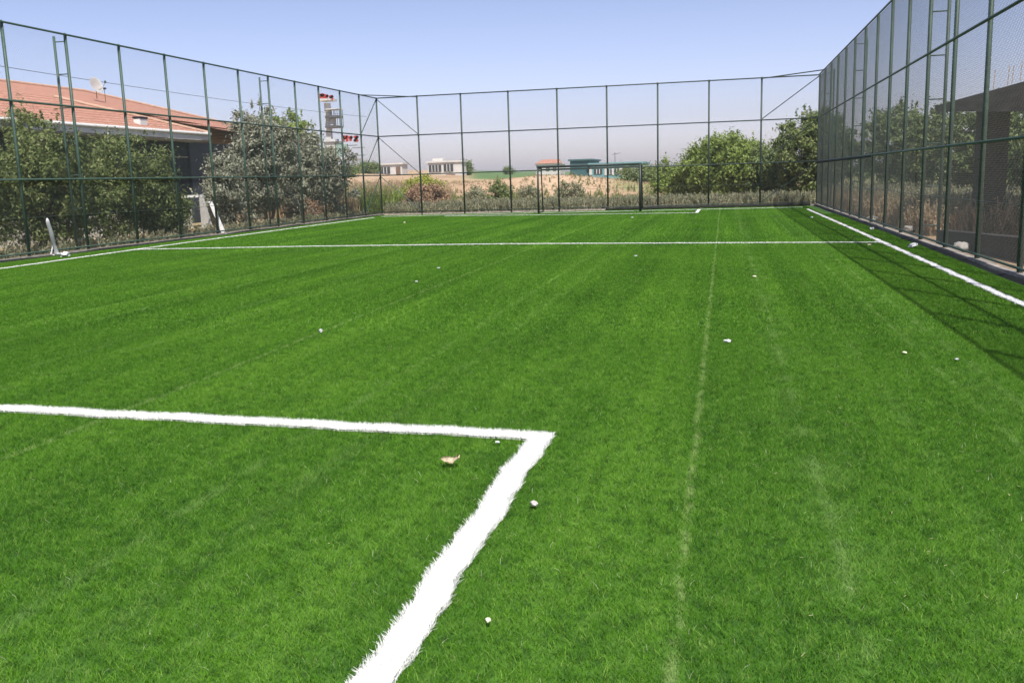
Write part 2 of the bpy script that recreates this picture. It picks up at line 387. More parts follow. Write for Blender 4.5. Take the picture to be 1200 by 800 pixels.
# right fence: from behind the viewer to the far corner
pr = 2.378; nR = 20; stR = [i*pr for i in range(nR)]; y0R = YF-(nR-1)*pr
yl = lambda y: y-y0R
fr = fence('chain_link_fence', 'tall dark green chain link fence on the right with a shadow on the turf', (XR, y0R), (XR, YF), stR, m_post, m_wire_dark, .05, .0021, RL, -1,
           ladders=[stR[-11], stR[-6], stR[-2]])
bm = bmesh.new(); pts = []                # folded net hanging along the first rail
for i in range(140):
    q = stR[12]+(stR[-1]-stR[12])*i/139; pts.append((q, .075, H1-.05+.010*math.sin(i*1.3)))
tube(bm, pts, [.012+.022*(i/139)+.016*abs(math.sin(i*.77)) for i in range(140)], 6); link('net_fold', bm, m_net, fr)
# left fence
pl = 2.29; nL = 17; stL = [i*pl for i in range(nL)]; dirL = Vector((XL1-xl(0), YL, 0)).normalized()
P1 = Vector((XL1, YL, 0)); P0 = P1-dirL*stL[-1]
fl_ = fence('chain_link_fence', 'tall dark green chain link fence along the left side before the house', P0[:2], P1[:2], stL, m_post, m_wire, .055, .0017, RL, 1,
            ladders=[stL[-11], stL[-6]])
# far fence
xf = [-17.36, -15.17, -12.88, -10.44, -7.99, -5.55, -3.11, -.71, 1.69, XR]; stF = [x-XL1 for x in xf]
ff = fence('chain_link_fence', 'far dark green chain link fence behind the goal, braced at both corners', (XL1, YF+.05), (XR, YF+.05), stF[1:-1], m_post_far, m_wire, .055, .0015, [], 1, kerb=False)
for z, rr in RL:
    bm = bmesh.new(); cyl(bm, (stF[0], -.05, z), (stF[-1], -.05, z), rr, n=8); link('rail', mesh_of('rail', bm, m_post_far), None, ff)
wm = wire_panel('wire_mesh', 2.38, H3-.08, .055, .0015, m_wire)
for a, b in ((stF[0], stF[1]), (stF[-2], stF[-1])): put('wire_mesh', wm, ff, (a, -.018, .06), (0, 0, 0), ((b-a)/2.38, 1, 1))
bm = bmesh.new()
for i in range(34):
    a = stF[0]+(stF[-1]-stF[0])*i/34; box(bm, (a+.006, -.02, -.12), (a+(stF[-1]-stF[0])/34-.006, .13, .05+random.uniform(-.01, .01)), .01)
link('kerb', bm, m_conc, ff)
bm = bmesh.new()                          # dark rolled edge from the goal to the right corner
pts = [(stF[-1]-.3-(9.6)*i/40, -.22, .03+.012*math.sin(i*1.9)) for i in range(41)]; tube(bm, pts, [.055+.02*abs(math.sin(i*.9)) for i in range(41)], 7); link('turf_edge_strip', bm, m_rubber, ff)
def brace(bm, a, b, r=.022): cyl(bm, a, b, r, n=6)
ztop = (.12, H1, H2, H3)
for i in range(3):
    bm = bmesh.new(); brace(bm, (stF[0]+.03, .0, ztop[i+1]-.05), (stF[1]-.03, .0, ztop[i]+.05)); link('brace', bm, m_post_far, ff)
    bm = bmesh.new(); brace(bm, (stF[-1]-.03, .0, ztop[i+1]-.05), (stF[-2]+.03, .0, ztop[i]+.05)); link('brace', bm, m_post_far, ff)
    bm = bmesh.new(); brace(bm, (stL[-1]-.03, 0, ztop[i+1]-.05), (stL[-2]+.03, 0, ztop[i]+.05)); link('brace', bm, m_post, fl_)
bm = bmesh.new(); cyl(bm, (stF[0]+.0, -2.25, H3), (stF[1], -.05, H3-.03), .024, n=6); link('corner_tie', bm, m_post_far, ff)
bm = bmesh.new(); cyl(bm, (stF[-1], -2.3, H3), (stF[-2], -.05, H3-.03), .024, n=6); link('corner_tie', bm, m_post_far, ff)

# ------------------------------------------------------------------ goal
gx0, gx1, gy, gh = -8.48, -3.72, 43.0, 2.13
goal = empty('football_goal', (0, 0, 0), 'dark metal football goal frame without a net before the far fence', 'goal')
def bar(name, pts, r, par, m=m_goal):
    bm = bmesh.new(); tube(bm, pts, r, 8); return link(name, bm, m, par, True)
bar('goalpost', [(gx0, gy, -.02), (gx0, gy, gh)], .05, goal); bar('goalpost', [(gx1, gy, -.02), (gx1, gy, gh)], .06, goal)
bar('crossbar', [(gx0-.05, gy, gh), (gx1+.05, gy, gh+.0)], .05, goal)
for gx in (gx0, gx1):
    bar('rear_frame', [(gx, gy, gh-.03), (gx, gy+.75, gh-.06), (gx, gy+.85, gh-.15), (gx, gy+1.1, .02)], .03, goal)
    bar('side_bar', [(gx, gy, .05), (gx, gy+1.1, .05)], .025, goal)
bar('rear_bar', [(gx0, gy+.8, gh-.1), (gx1, gy+.8, gh-.1)], .022, goal)

# ------------------------------------------------------------------ foliage
def leaves(centers, radii, counts, size, up=.35, droop=0, ysz=None):
    Vs = []
    for (c, r, n) in zip(centers, radii, counts):
        ax = rng.uniform(.7, 1.35, 3)
        d = rng.normal(size=(n, 3)); d /= np.linalg.norm(d, axis=1)[:, None]
        rad = np.abs(rng.normal(0, .72, n))+.12; rad = np.where(rad > 1.9, rng.uniform(.3, 1.2, n), rad)
        p = np.array(c)+d*rad[:, None]*np.array(r)*ax
        nrm = d*.9+rng.normal(size=(n, 3))*.55+np.array([0, 0, up]); nrm /= np.linalg.norm(nrm, axis=1)[:, None]
        a = np.cross(nrm, rng.normal(size=(n, 3))); a /= np.linalg.norm(a, axis=1)[:, None]
        if droop: a[:, 2] -= droop; a /= np.linalg.norm(a, axis=1)[:, None]
        b = np.cross(nrm, a); s = size*rng.uniform(.55, 1.35, n)[:, None]
        asp = .42
        Vs.append(np.stack([p-a*s, p+b*s*asp, p+a*s, p-b*s*asp], 1))
    V = np.concatenate(Vs); n = len(V)
    return V.reshape(-1, 3), np.arange(n*4).reshape(n, 4)
def in_crown(n, R, low=.0, seed=0, shell=.55):
    out = []
    while len(out) < n:
        d = rng.normal(size=3); d /= np.linalg.norm(d); r = rng.uniform(shell, 1)**.7
        if rng.random() < .18: r *= rng.uniform(.2, .9)
        p = d*r
        if p[2] < -1+low: continue
        out.append(p*np.array(R))
    return out
m_bark = mat('grey_brown_bark', (.13, .10, .075), .9, var=.5, scale=9, bump=.5)
def tree(name, label, base, H, R, lm, cat='tree', nclump=70, per=170, size=.058, crown_z=None, group=None, trunk_r=.09, low=.25, clump_r=(.2, .42), droop=0, stems=3, wisps=14, squash=.8):
    """base: ground point; H: height; R: (rx, ry) crown radius"""
    t = empty(name, base, label, cat, group)
    rz = (H-(crown_z if crown_z is not None else .1))/2; cz = H-rz
    nclump = int(nclump*1.7); per = int(per*(1.25 if size < .06 else .85)); cs = in_crown(nclump, (R[0], R[1], rz*.92), low)
    cs = [c*(1+.08*math.sin(3.1*math.atan2(c[1], c[0])+base[0])+.10*rng.normal()-.08) for c in cs]
    cs = [c+np.array([0, 0, cz]) for c in cs]; cs = [c for c in cs if c[2] > .1]
    rs = [np.array([1, 1, squash])*rng.uniform(*clump_r) for _ in cs]
    ns = [int(per*rng.uniform(.6, 1.3)) for _ in cs]
    for _ in range(wisps):                # shoots that stick out of the outline
        d = rng.normal(size=3); d[2] = abs(d[2])+.3; d /= np.linalg.norm(d); k = rng.uniform(.92, 1.04)
        c = d*np.array([R[0], R[1], rz])*k+np.array([0, 0, cz]); cs.append(c); rs.append(np.array([.07, .07, .38])*rng.uniform(.6, 1.2)); ns.append(int(per*.10))
    V, Q = leaves(cs, rs, ns, size, droop=droop)
    link('crown', np_mesh('crown', V, Q), lm, t)
    bm = bmesh.new()
    for s in range(stems):                # stems and limbs reaching into the clumps
        a = 2*math.pi*s/stems+.6; b0 = Vector((math.cos(a)*trunk_r*1.2, math.sin(a)*trunk_r*1.2, -.15))
        mid = Vector((math.cos(a)*R[0]*.25, math.sin(a)*R[1]*.25, max(.5, cz*.55)))
        tube(bm, [b0, (b0+mid)/2+Vector((.05, -.04, 0)), mid], [trunk_r, trunk_r*.8, trunk_r*.6], 7)
        for c in cs[s::stems][:9]:
            c = Vector(c); tube(bm, [mid, mid.lerp(c, .5)+Vector((0, 0, .12)), c], [trunk_r*.45, trunk_r*.28, .008], 5)
    link('trunk', bm, m_bark, t)
    return t
L_green = leafmat('green_leaves', [(0.05, 0.075, 0.02), (0.11, 0.145, 0.04), (0.18, 0.22, 0.075), (0.28, 0.3, 0.15)])
L_olive = leafmat('olive_green_leaves', [(0.075, 0.105, 0.030), (0.135, 0.180, 0.053), (0.210, 0.255, 0.090), (0.285, 0.300, 0.135)])
L_silver = leafmat('silver_leaves', [(0.12, 0.13, 0.085), (0.23, 0.24, 0.165), (0.33, 0.335, 0.25), (0.44, 0.43, 0.35)], .7)
L_bright = leafmat('fresh_green_leaves', [(0.112, 0.160, 0.035), (0.192, 0.264, 0.056), (0.288, 0.352, 0.096)])
L_yellow = leafmat('yellow_green_leaves', [(0.221, 0.260, 0.039), (0.351, 0.390, 0.065), (0.442, 0.455, 0.117)])
L_pink = leafmat('dry_pinkish_leaves', [(0.22, 0.14, 0.08), (0.38, 0.25, 0.16), (0.5, 0.36, 0.25)], .8)
L_weed = leafmat('grey_green_weeds', [(0.12, 0.14, 0.06), (0.22, 0.24, 0.13), (0.34, 0.33, 0.22), (0.46, 0.38, 0.26)], .8)
L_straw = leafmat('dry_straw', [(.28, .20, .11), (.42, .31, .19), (.52, .42, .28)], .8)
L_dark = leafmat('dark_green_leaves', [(0.06, 0.085, 0.03), (0.12, 0.17, 0.05), (0.2, 0.25, 0.09), (0.28, 0.32, 0.15)])

G1 = 'green trees between the left fence and the house'
tree('leafy_tree', 'dense green leafy tree at the left edge of the photo, below the roof', (-20.3, 20.9, 0), 3.75, (1.9, 1.9), L_green, nclump=95, per=210, low=.05, crown_z=-.3, group=G1)
tree('leafy_tree', 'dense green leafy tree between leftmost tree and tree under the white eave, behind white roll', (-19.6, 24.2, 0), 3.95, (1.7, 1.5), L_green, nclump=95, per=210, low=.05, crown_z=-.3, group=G1)
tree('leafy_tree', 'green leafy tree under the white eave, left of the dark house wall', (-19.6, 27.6, 0), 3.75, (1.75, 1.5), L_green, nclump=90, per=200, low=.05, crown_z=-.3, group=G1)
tree('leafy_shrub', 'low green shrub before the dark house wall and white door frame', (-18.9, 28.7, 0), 1.9, (.9, .8), L_green, 'shrub', nclump=40, per=190, low=.0, crown_z=-.3)
tree('leafy_shrub', 'tall thin shoots of green shrub rising over the roof tiles, behind the ladder frame', (-21.2, 25.5, 0), 4.75, (.75, .7), L_olive, 'shrub', nclump=28, per=90, low=.0, crown_z=1.2, clump_r=(.15, .3))
G2 = 'silvery trees by the left fence'
tree('silver_tree', 'large silver grey tree behind the left fence, right of the house wall', (-19.6, 37.6, 0), 5.3, (1.75, 1.7), L_silver, nclump=110, per=220, size=.085, low=.0, crown_z=-.3, group=G2, droop=.3)
tree('silver_tree', 'lower silver grey tree spreading toward the sign tower, right of the larger one', (-19.5, 42.3, 0), 4.4, (1.75, 1.9), L_silver, nclump=110, per=210, size=.085, low=.0, crown_z=-.3, group=G2, droop=.3)
tree('silver_tree', 'small silver shrub with branches across the dark house wall', (-19.3, 33.8, 0), 3.1, (.95, 1.1), L_silver, nclump=60, per=170, size=.075, low=.0, crown_z=-.2, group=G2, droop=.3)
tree('leafy_tree', 'green rounded tree behind the silver trees, against the sky', (-27.2, 55, 0), 6.6, (2.6, 2.4), L_bright, nclump=100, per=200, size=.1, crown_z=1.2)
# trees beyond the far fence, right
G3 = 'green trees beyond the right end of the far fence'
tree('leafy_tree', 'broad low fresh green tree left of the far right corner', (.1, 57, 0), 4.0, (2.7, 2.6), L_bright, nclump=190, per=230, size=.095, low=.05, crown_z=-.2, clump_r=(.3, .6), group=G3)
tree('leafy_tree', 'small fresh green tree at left foot of the broad one, before far field', (-2.6, 59, 0), 2.7, (2.0, 1.8), L_bright, nclump=60, per=170, size=.09, low=.05, crown_z=-.2, group=G3)
tree('leafy_tree', 'tall pointed green tree right against the far right fence corner', (4.9, 53, 0), 5.0, (2.1, 2.0), L_olive, nclump=170, per=240, size=.09, low=.0, crown_z=-.2, group=G3, wisps=26)
tree('leafy_tree', 'dark green tree filling the gap between broad tree and corner tree', (2.4, 56, 0), 3.3, (1.8, 1.5), L_dark, nclump=90, per=190, size=.09, low=.0, crown_z=-.2, group=G3)
# trees outside the right fence
G4 = 'trees outside the right fence'
tree('roadside_tree', 'tall dark green tree outside right fence near the far corner', (8.6, 50, 0), 4.9, (2.6, 2.8), L_dark, nclump=110, per=190, size=.1, low=.0, crown_z=-.2, group=G4)
tree('roadside_tree', 'rounded dark green tree outside right fence, second from the far corner', (10.5, 42, 0), 4.6, (2.9, 2.8), L_dark, nclump=120, per=190, size=.1, low=.0, crown_z=-.2, group=G4)
tree('roadside_tree', 'dark green tree outside right fence behind the second ladder frame', (12.3, 36.5, 0), 4.0, (2.7, 2.6), L_dark, nclump=110, per=190, size=.1, low=.0, crown_z=-.2, group=G4)
tree('roadside_tree', 'olive green tree outside right fence, just left of concrete canopy tip', (15.0, 38, 0), 3.6, (2.7, 2.6), L_olive, nclump=100, per=180, size=.1, low=.0, crown_z=-.2, group=G4)
tree('roadside_tree', 'olive green tree seen beneath the concrete canopy, left of its pillar', (19.5, 43, 0), 3.8, (3.4, 2.6), L_olive, nclump=100, per=180, size=.1, low=.0, crown_z=-.2, group=G4)
tree('silver_tree', 'grey dusty tree seen beneath concrete canopy, right of its pillar', (20.4, 37.5, 0), 4.0, (2.4, 2.3), L_silver, nclump=90, per=170, size=.1, low=.0, crown_z=-.2)
tree('silver_tree', 'grey dusty shrub below the canopy tip behind the near ladder frame', (11.0, 28.8, 0), 2.5, (1.7, 1.6), L_weed, nclump=70, per=150, size=.08, low=.0, crown_z=-.2)
# shrubs just beyond the far fence
tree('dry_shrub', 'dry pinkish brown shrub behind left part of the far fence', (-16.1, 49.6, 0), 1.55, (1.35, 1.1), L_pink, 'shrub', nclump=70, per=150, size=.07, low=.0, crown_z=-.3, clump_r=(.2, .35))
tree('yellow_shrub', 'yellow green shrub standing up behind the dry pinkish one', (-16.9, 51.3, 0), 2.0, (1.25, .9), L_yellow, 'shrub', nclump=45, per=140, size=.07, low=.3, crown_z=.2, clump_r=(.2, .35))
tree('dry_shrub', 'small reddish dry shrub by the sign tower foot behind the silver tree', (-19.2, 40.2, 0), 1.0, (.9, 1.5), L_pink, 'shrub', nclump=30, per=120, size=.06, low=.0, crown_z=-.2)
for (px, yy, h, r, lb) in ((428, 58, 1.6, 1.2, 'tan green shrub right of the sign tower foot'), (455, 56, 1.4, 1.0, 'grey green shrub behind the far left fence corner'),
                         (556, 54, 1.3, .8, 'grey green shrub right of the dry pinkish one'), (585, 55, 1.65, .95, 'darker green shrub in the weeds, midway from pinkish shrub to goal'),
                         (620, 56, 1.35, .9, 'green shrub in the weeds just left of the goal'), (668, 55, 1.35, .9, 'green shrub seen through the left half of the goal')):
    b = at(px, 240, yy); tree('weedy_shrub', lb, (b.x, yy, float(gz(b.x, yy))), h, (r, r*.8), L_weed if px != 585 else L_olive, 'shrub', nclump=40, per=120, size=.065, low=.0, crown_z=-.2, clump_r=(.18, .32), group='shrubs in the weeds beyond the far fence')
# distant bushes
for (px, py, yy, h, r, lb) in ((752, 210, 118, 2.4, 3.2, 'distant grey green bush right of the teal building'), (778, 211, 112, 2.6, 2.6, 'distant dark green bush left of the broad tree'),
                           (596, 203, 240, 2.2, 1.2, 'tiny distant round tree in the far green field'), (546, 200, 170, 3., 1.2, 'tiny distant thin tree beside the right white building'),
                           (404, 203, 120, 1.6, 1.4, 'distant bush beyond the sign tower'), (430, 205, 150, 2.2, 2.6, 'distant low bush before the left white building')):
    b = at(px, py, yy); tree('distant_bush', lb, (b.x, yy, float(gz(b.x, yy))-.1), h, (r, r), L_dark, 'bush', nclump=34, per=110, size=.16, low=.1, crown_z=-.2, clump_r=(.5, .9), wisps=4)

# weeds: uncountable ground cover strips
def weeds(name, label, fx, n, h, m, size=(.012, .03), seed=1, spread=.35, leafy=0):
    V = []
    P = np.array([fx() for _ in range(n)]); k = 7
    base = np.stack([P[:, 0], P[:, 1], gz(P[:, 0], P[:, 1])], -1)
    for j in range(k):                    # stalks per tuft
        a = rng.uniform(0, 2*np.pi, n); l = P[:, 2]*rng.uniform(.45, 1.1, n); sprd = rng.uniform(.05, spread, n)
        tip = base+np.stack([np.cos(a)*l*sprd, np.sin(a)*l*sprd, l], -1); w = rng.uniform(*size, n); ta = rng.uniform(0, np.pi, n)
        off = np.stack([np.cos(ta)*w, np.sin(ta)*w, 0*w], -1); b0 = base+rng.normal(size=(n, 3))*np.array([.08, .08, 0])
        V.append(np.stack([b0-off, b0+off, tip+off*.5, tip-off*.5], 1))
        for q in range(leafy):            # leaves up the stalk
            t = rng.uniform(.25, 1.02, n)[:, None]; p = b0*(1-t)+tip*t; d = rng.normal(size=(n, 3)); d /= np.linalg.norm(d, axis=1)[:, None]
            e = np.cross(d, rng.normal(size=(n, 3))); e /= np.linalg.norm(e, axis=1)[:, None]; s = rng.uniform(.03, .07, n)[:, None]
            V.append(np.stack([p, p+d*s+e*s*.35, p+d*s*2, p+d*s-e*s*.35], 1))
    V = np.concatenate(V); me = np_mesh(name, V.reshape(-1, 3), np.arange(len(V)*4).reshape(-1, 4))
    return tag(link(name, me, m), label, 'weeds', kind='stuff')
U = rng.uniform
weeds('weeds', 'grey green weeds growing along the outside of the far fence', lambda: (U(-24, 6), 46.4+abs(rng.normal())*2.2, U(.2, .7)*1.), 5000, 1, L_weed, leafy=5)
weeds('dry_grass', 'tan dry grass on the earth bank beyond the far fence', lambda: (U(-48, 12), U(48, 110), U(.06, .24)), 5200, 1, L_straw, (.012, .03), leafy=1)
weeds('green_weeds', 'patchy green weeds across the earth bank', lambda: (U(-40, 9), 49+abs(rng.normal())*14, U(.15, .6)), 1800, 1, L_olive, leafy=5)
weeds('weeds', 'pale weeds along the foot of the left fence', lambda: (-18.0-abs(rng.normal())*.35, U(10, 46), U(.08, .42)), 1100, 1, L_weed, leafy=4)
weeds('dry_grass', 'tall tan and green weeds beside the sign tower', lambda: (U(-30, -18.3), U(44.5, 62), U(.7, 1.7)), 5200, 1, L_straw, (.012, .03), leafy=3)
weeds('green_weeds', 'tall green weeds behind far left fence corner', lambda: (U(-26, -17.6), U(45.5, 56), U(.5, 1.5)), 2600, 1, L_bright, leafy=6)
weeds('dry_grass', 'dry tan and pinkish weeds outside the right fence', lambda: (4.9+abs(rng.normal())*2.2, U(24.5, 50), U(.2, .85)), 6500, 1, L_straw, (.008, .02), leafy=3)
weeds('weeds', 'grey green weeds outside the right fence', lambda: (5.2+abs(rng.normal())*3.4, U(25, 50), U(.3, 1.0)), 4500, 1, L_weed, leafy=5)

# ------------------------------------------------------------------ house on the left
m_tile = bpy.data.materials.new('red_roof_tiles'); N = NT(m_tile)
g = N.n('ShaderNodeNewGeometry'); sx = N.n('ShaderNodeSeparateXYZ'); N.l(g.outputs['Position'], sx.inputs[0])
wz = N.math('SINE', N.math('MULTIPLY', sx.outputs[2], 2*math.pi/.125)); wy = N.math('SINE', N.math('MULTIPLY', sx.outputs[1], 2*math.pi/.3))
nz = N.noise(g.outputs['Position'], 9, 6, .8)
col = N.ramp(nz, [(.32, (.25, .10, .07)), (.5, (.42, .20, .135)), (.66, (.60, .38, .28))])
col = N.mix(N.math('MULTIPLY', N.smooth(wz, .45, 1.), .6), col, (.16, .06, .04))
N.l(col, N.b.inputs['Base Color']); N.b.inputs['Roughness'].default_value = .85
bp = N.n('ShaderNodeBump'); bp.inputs['Strength'].default_value = .8; bp.inputs['Distance'].default_value = .04
N.l(N.math('ADD', wz, N.math('MULTIPLY', wy, .6)), bp.inputs['Height']); N.l(bp.outputs[0], N.b.inputs['Normal'])
m_cap = mat('pale_ridge_tiles', (.55, .36, .26), .85, var=.25, scale=5)
m_fascia = mat('white_fascia', (.72, .71, .68), .6, var=.12, scale=3)
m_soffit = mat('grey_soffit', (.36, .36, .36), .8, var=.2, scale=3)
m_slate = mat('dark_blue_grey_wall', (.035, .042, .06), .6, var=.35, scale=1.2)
m_cream = mat('pale_plaster', (.58, .56, .52), .85, var=.15, scale=2)
house = empty('house', (-24, 30, 0), 'single storey house with red tiled roof and white eaves behind left trees', 'house')
hp = Matrix.Translation((24, -30, 0))
def hl(name, bm, m, par=house):
    bmesh.ops.transform(bm, matrix=hp, verts=bm.verts); return link(name, bm, m, par)
EX, EZ = -21.9, 4.0                        # front eave
EY = 37.2                                  # far end of the front eave
YN = 8.0                                   # near end
ridge = (-27.2, 6.02)
def slab_roof(faces, th=.10):
    bm = bmesh.new()
    for f in faces: prism(bm, f, (0, 0, -th))
    return bm
w_end = (-25.2, 31.8, 5.3)
# front roof plane with its far hip
front = [(EX, YN, EZ), (EX, EY, EZ), (w_end[0], w_end[1], 5.28), (w_end[0], YN, 5.28)]
hl('roof', slab_roof([front]), m_tile)
main_a = at(101, 107.5, 41.0); farc = at(372, 169.5, 56)
rz_ = main_a.z
ma = (main_a.x, 41.0, rz_)
nearr = at(-60, 84, 27); 
main_front = [(w_end[0]+.6, YN, 5.02), (w_end[0]+.6, 36.2, 5.02), (farc.x, 56, farc.z), ma, (main_a.x-.6, YN, rz_)]
bm = bmesh.new()
A = Vector((w_end[0]+.5, YN, 5.08)); B = Vector((farc.x, 56, farc.z)); Cc = Vector(ma); D = Vector((main_a.x-.4, YN, rz_)); Bm = Vector((w_end[0]+.5, 33.0, 5.08))
prism(bm, [A, Bm, Cc, D], (0, 0, -.1)); prism(bm, [Bm, B, Cc], (0, 0, -.1))
hl('roof', bm, m_tile)
bm = bmesh.new(); prism(bm, [Cc, B, Vector((main_a.x-6, 60, farc.z)), ], (0, 0, -.1)); prism(bm, [D, Cc, Vector((main_a.x-6, 60, farc.z)), Vector((main_a.x-6, YN, 4))], (0, 0, -.1)); hl('roof', bm, m_tile)
bm = bmesh.new(); tube(bm, [D+Vector((0, 0, .02)), Cc+Vector((0, 0, .03)), B+Vector((0, 0, .03))], .075, 8); tube(bm, [(w_end[0], w_end[1], 5.3), (EX, EY, EZ+.02)], .075, 8); hl('ridge_cap', bm, m_cap)
bm = bmesh.new(); box(bm, (EX-.01, YN, EZ-.30), (EX+.05, EY+.05, EZ+.03)); box(bm, (EX-2, EY, EZ-.3), (EX-.015, EY+.05, EZ+.0)); hl('fascia', bm, m_fascia)
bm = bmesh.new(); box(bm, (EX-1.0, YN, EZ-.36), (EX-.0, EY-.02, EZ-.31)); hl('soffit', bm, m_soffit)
bm = bmesh.new(); tube(bm, [(EX+.09, YN, EZ-.05), (EX+.09, EY, EZ-.05)], .055, 8); tube(bm, [(EX+.09, 30.2, EZ-.05), (EX+.09, 30.2, EZ-.5), (EX-.6, 30.2, EZ-.9), (EX-.6, 30.2, 0)], .045, 8); hl('gutter', bm, m_fascia)
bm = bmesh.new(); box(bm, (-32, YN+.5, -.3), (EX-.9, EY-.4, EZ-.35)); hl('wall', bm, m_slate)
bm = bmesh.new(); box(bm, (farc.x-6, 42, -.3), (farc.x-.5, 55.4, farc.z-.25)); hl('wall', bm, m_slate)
bm = bmesh.new(); tube(bm, [(EX-.87, 28, 2.95), (EX-.86, EY-.4, 3.0)], .014, 5); hl('wall_cable', bm, m_fascia)
bm = bmesh.new(); box(bm, (EX-.895, YN+.5, -.3), (EX-.86, EY-.45, .8)); hl('plinth', bm, m_cream)
# small roof vent
vp = at(147, 149, 33.2); bm = bmesh.new(); box(bm, (EX-.75, 33.0, EZ+.1), (EX-.45, 33.5, EZ+.42), .02); o = hl('roof_vent', bm, m_fascia)
bm = bmesh.new(); box(bm, (EX-.78, 32.97, EZ+.425), (EX-.42, 33.53, EZ+.50), .02); hl('vent_cap', bm, m_slate, o).matrix_parent_inverse = Matrix.Identity(4)
# white door frame with an open dark doorway, and a leaning board
fa = at(214, 229, 31.2); fb = at(235, 229, 31.2)
door = empty('doorway', (fa.x, 31.2, 0), 'white framed porch opening beside dark house wall, seen through the left fence', 'doorway')
bm = bmesh.new(); w = fb.x-fa.x; hh = fa.z
box(bm, (0, -.06, hh-.09), (w+.1, .06, hh)); link('lintel', bm, m_fascia, door)
bm = bmesh.new(); prism(bm, [(w-.04, -.05, 0), (w+.42, -.05, 0), (w+.1, -.05, hh-.095), (w-.04, -.05, hh-.095)], (0, .1, 0)); link('pillar', bm, m_cream, door)
bm = bmesh.new(); box(bm, (-.02, -.05, -.1), (.06, .05, hh-.095)); link('jamb', bm, m_fascia, door)
a = at(244, 236, 31.0); b = at(260, 274, 30.2)
bd = empty('white_board', (b.x, b.y, 0), 'narrow white board leaning right of the white doorway', 'board')
bm = bmesh.new(); tp = Vector((a.x-b.x, a.y-b.y, a.z)); prism(bm, [(0, 0, 0), (.16, 0, 0), tp+Vector((.13, 0, 0)), tp], (0, .05, 0)); link('board', bm, m_fascia, bd)
# satellite dish on the roof
dp = at(113, 109, 36.5)
dish = empty('satellite_dish', dp, 'white satellite dish on the red tiled roof', 'satellite dish'); dish.scale = (.72, .72, .85)
bm = bmesh.new(); n = 20; rings = []
for j in range(6):
    r = .42*j/5; rings.append([bm.verts.new((r*math.cos(2*math.pi*i/n), r*1.08*math.sin(2*math.pi*i/n), .45*r*r)) for i in range(n)] if j else [bm.verts.new((0, 0, 0))])
for i in range(n): bm.faces.new((rings[0][0], rings[1][i], rings[1][(i+1) % n]))
for j in range(1, 5):
    for i in range(n): bm.faces.new((rings[j][i], rings[j+1][i], rings[j+1][(i+1) % n], rings[j][(i+1) % n]))
bmesh.ops.solidify(bm, geom=bm.faces[:], thickness=.015)
bmesh.ops.transform(bm, matrix=Matrix.Translation((0, 0, .38)) @ Matrix.Rotation(math.radians(-12), 4, 'Z') @ Matrix.Rotation(math.radians(66), 4, 'Y'), verts=bm.verts)
link('reflector', bm, m_fascia, dish, True)
bm = bmesh.new(); tube(bm, [(0, 0, -.3), (0, 0, .3), (-.03, 0, .38)], .022, 6); link('mount', bm, m_post_far, dish)
bm = bmesh.new(); tube(bm, [(.0, 0, .1), (.3, .15, .22), (.5, .25, .5)], .012, 6); box(bm, (.46, .21, .48), (.54, .29, .6)); link('feed_arm', bm, m_post_far, dish)
ap = at(123, 112, 37.5); an = empty('roof_antenna', ap, 'small dark antenna standing right of the satellite dish', 'antenna')
bm = bmesh.new(); tube(bm, [(0, 0, -.3), (0, 0, .27)], .012, 6); link('mast', bm, m_post_far, an)
bm = bmesh.new(); box(bm, (-.09, -.04, .26), (.09, .04, .34), .015); link('receiver', bm, m_slate, an)
# overhead cable
a = at(-60, 68, 30); b = at(430, 137, 75); bm = bmesh.new(); pts = []
for i in range(25):
    t = i/24; pts.append(a.lerp(b, t)+Vector((0, 0, -.5*4*t*(1-t)*.35)))
tube(bm, pts, .012, 5); tag(link('overhead_cable', bm, m_post_far), 'thin overhead cable crossing the sky above the tiled roof', 'cable')

# ------------------------------------------------------------------ sign tower
m_wt = mat('weathered_white_metal', (.6, .6, .58), .6, var=.25, scale=2); m_red = mat('red_sign_letters', (.5, .05, .04), .5, var=.3, scale=4)
m_dkm = mat('dark_grey_metal', (.12, .12, .13), .5, var=.3, scale=4); m_grn = mat('pale_green_panel', (.30, .42, .36), .6, var=.2, scale=2); m_rust = mat('ochre_trim', (.5, .36, .2), .7, var=.3, scale=4)
TY = 95.0
def tp_(px, py, dy=0): return at(px, py, TY+dy)
tw0 = at(386, 200, TY); tb = Vector((tw0.x, TY, float(gz(tw0.x, TY))))
tw = empty('sign_tower', tb, 'tall white sign tower with red letters and stacked open platforms', 'sign tower')
def tl(name, bm, m, par=tw):
    bmesh.ops.transform(bm, matrix=Matrix.Translation(-tb), verts=bm.verts); return link(name, bm, m, par)
def tbox(name, x0, y0, x1, y1, d0, d1, m, par=tw):
    a = tp_(x0, y1); b = tp_(x1, y0); bm = bmesh.new(); box(bm, (a.x, TY+d0, min(a.z, b.z)), (b.x, TY+d1, max(a.z, b.z))); return tl(name, bm, m, par)
a = tp_(383.5, 121); b = tp_(386.5, 212)
bm = bmesh.new(); box(bm, (a.x-.28, TY-.25, tb.z-.3), (a.x+.28, TY+.25, a.z)); tl('column', bm, m_wt)
tbox('column_cover', 383.5, 163, 395, 186, -.5, .5, m_wt)
tbox('platform', 376, 116, 391, 119.2, -.9, .9, m_wt)
for (y0, y1) in ((127.5, 129.3), (135.5, 139), (147.5, 150.5)): tbox('platform', 384.5, y0, 398.5, y1, -.8, .8, m_dkm if y0 > 130 else m_wt)
bm = bmesh.new()
for px in (385, 389, 394, 398):
    for dd in (-.75, .75):
        p, q = tp_(px, 128), tp_(px, 149); cyl(bm, (p.x, TY+dd, q.z), (p.x, TY+dd, p.z), .035, n=6)
tl('railing', bm, m_dkm)
tbox('sign_panel', 388, 139.2, 392, 147.3, -.4, .4, m_wt)
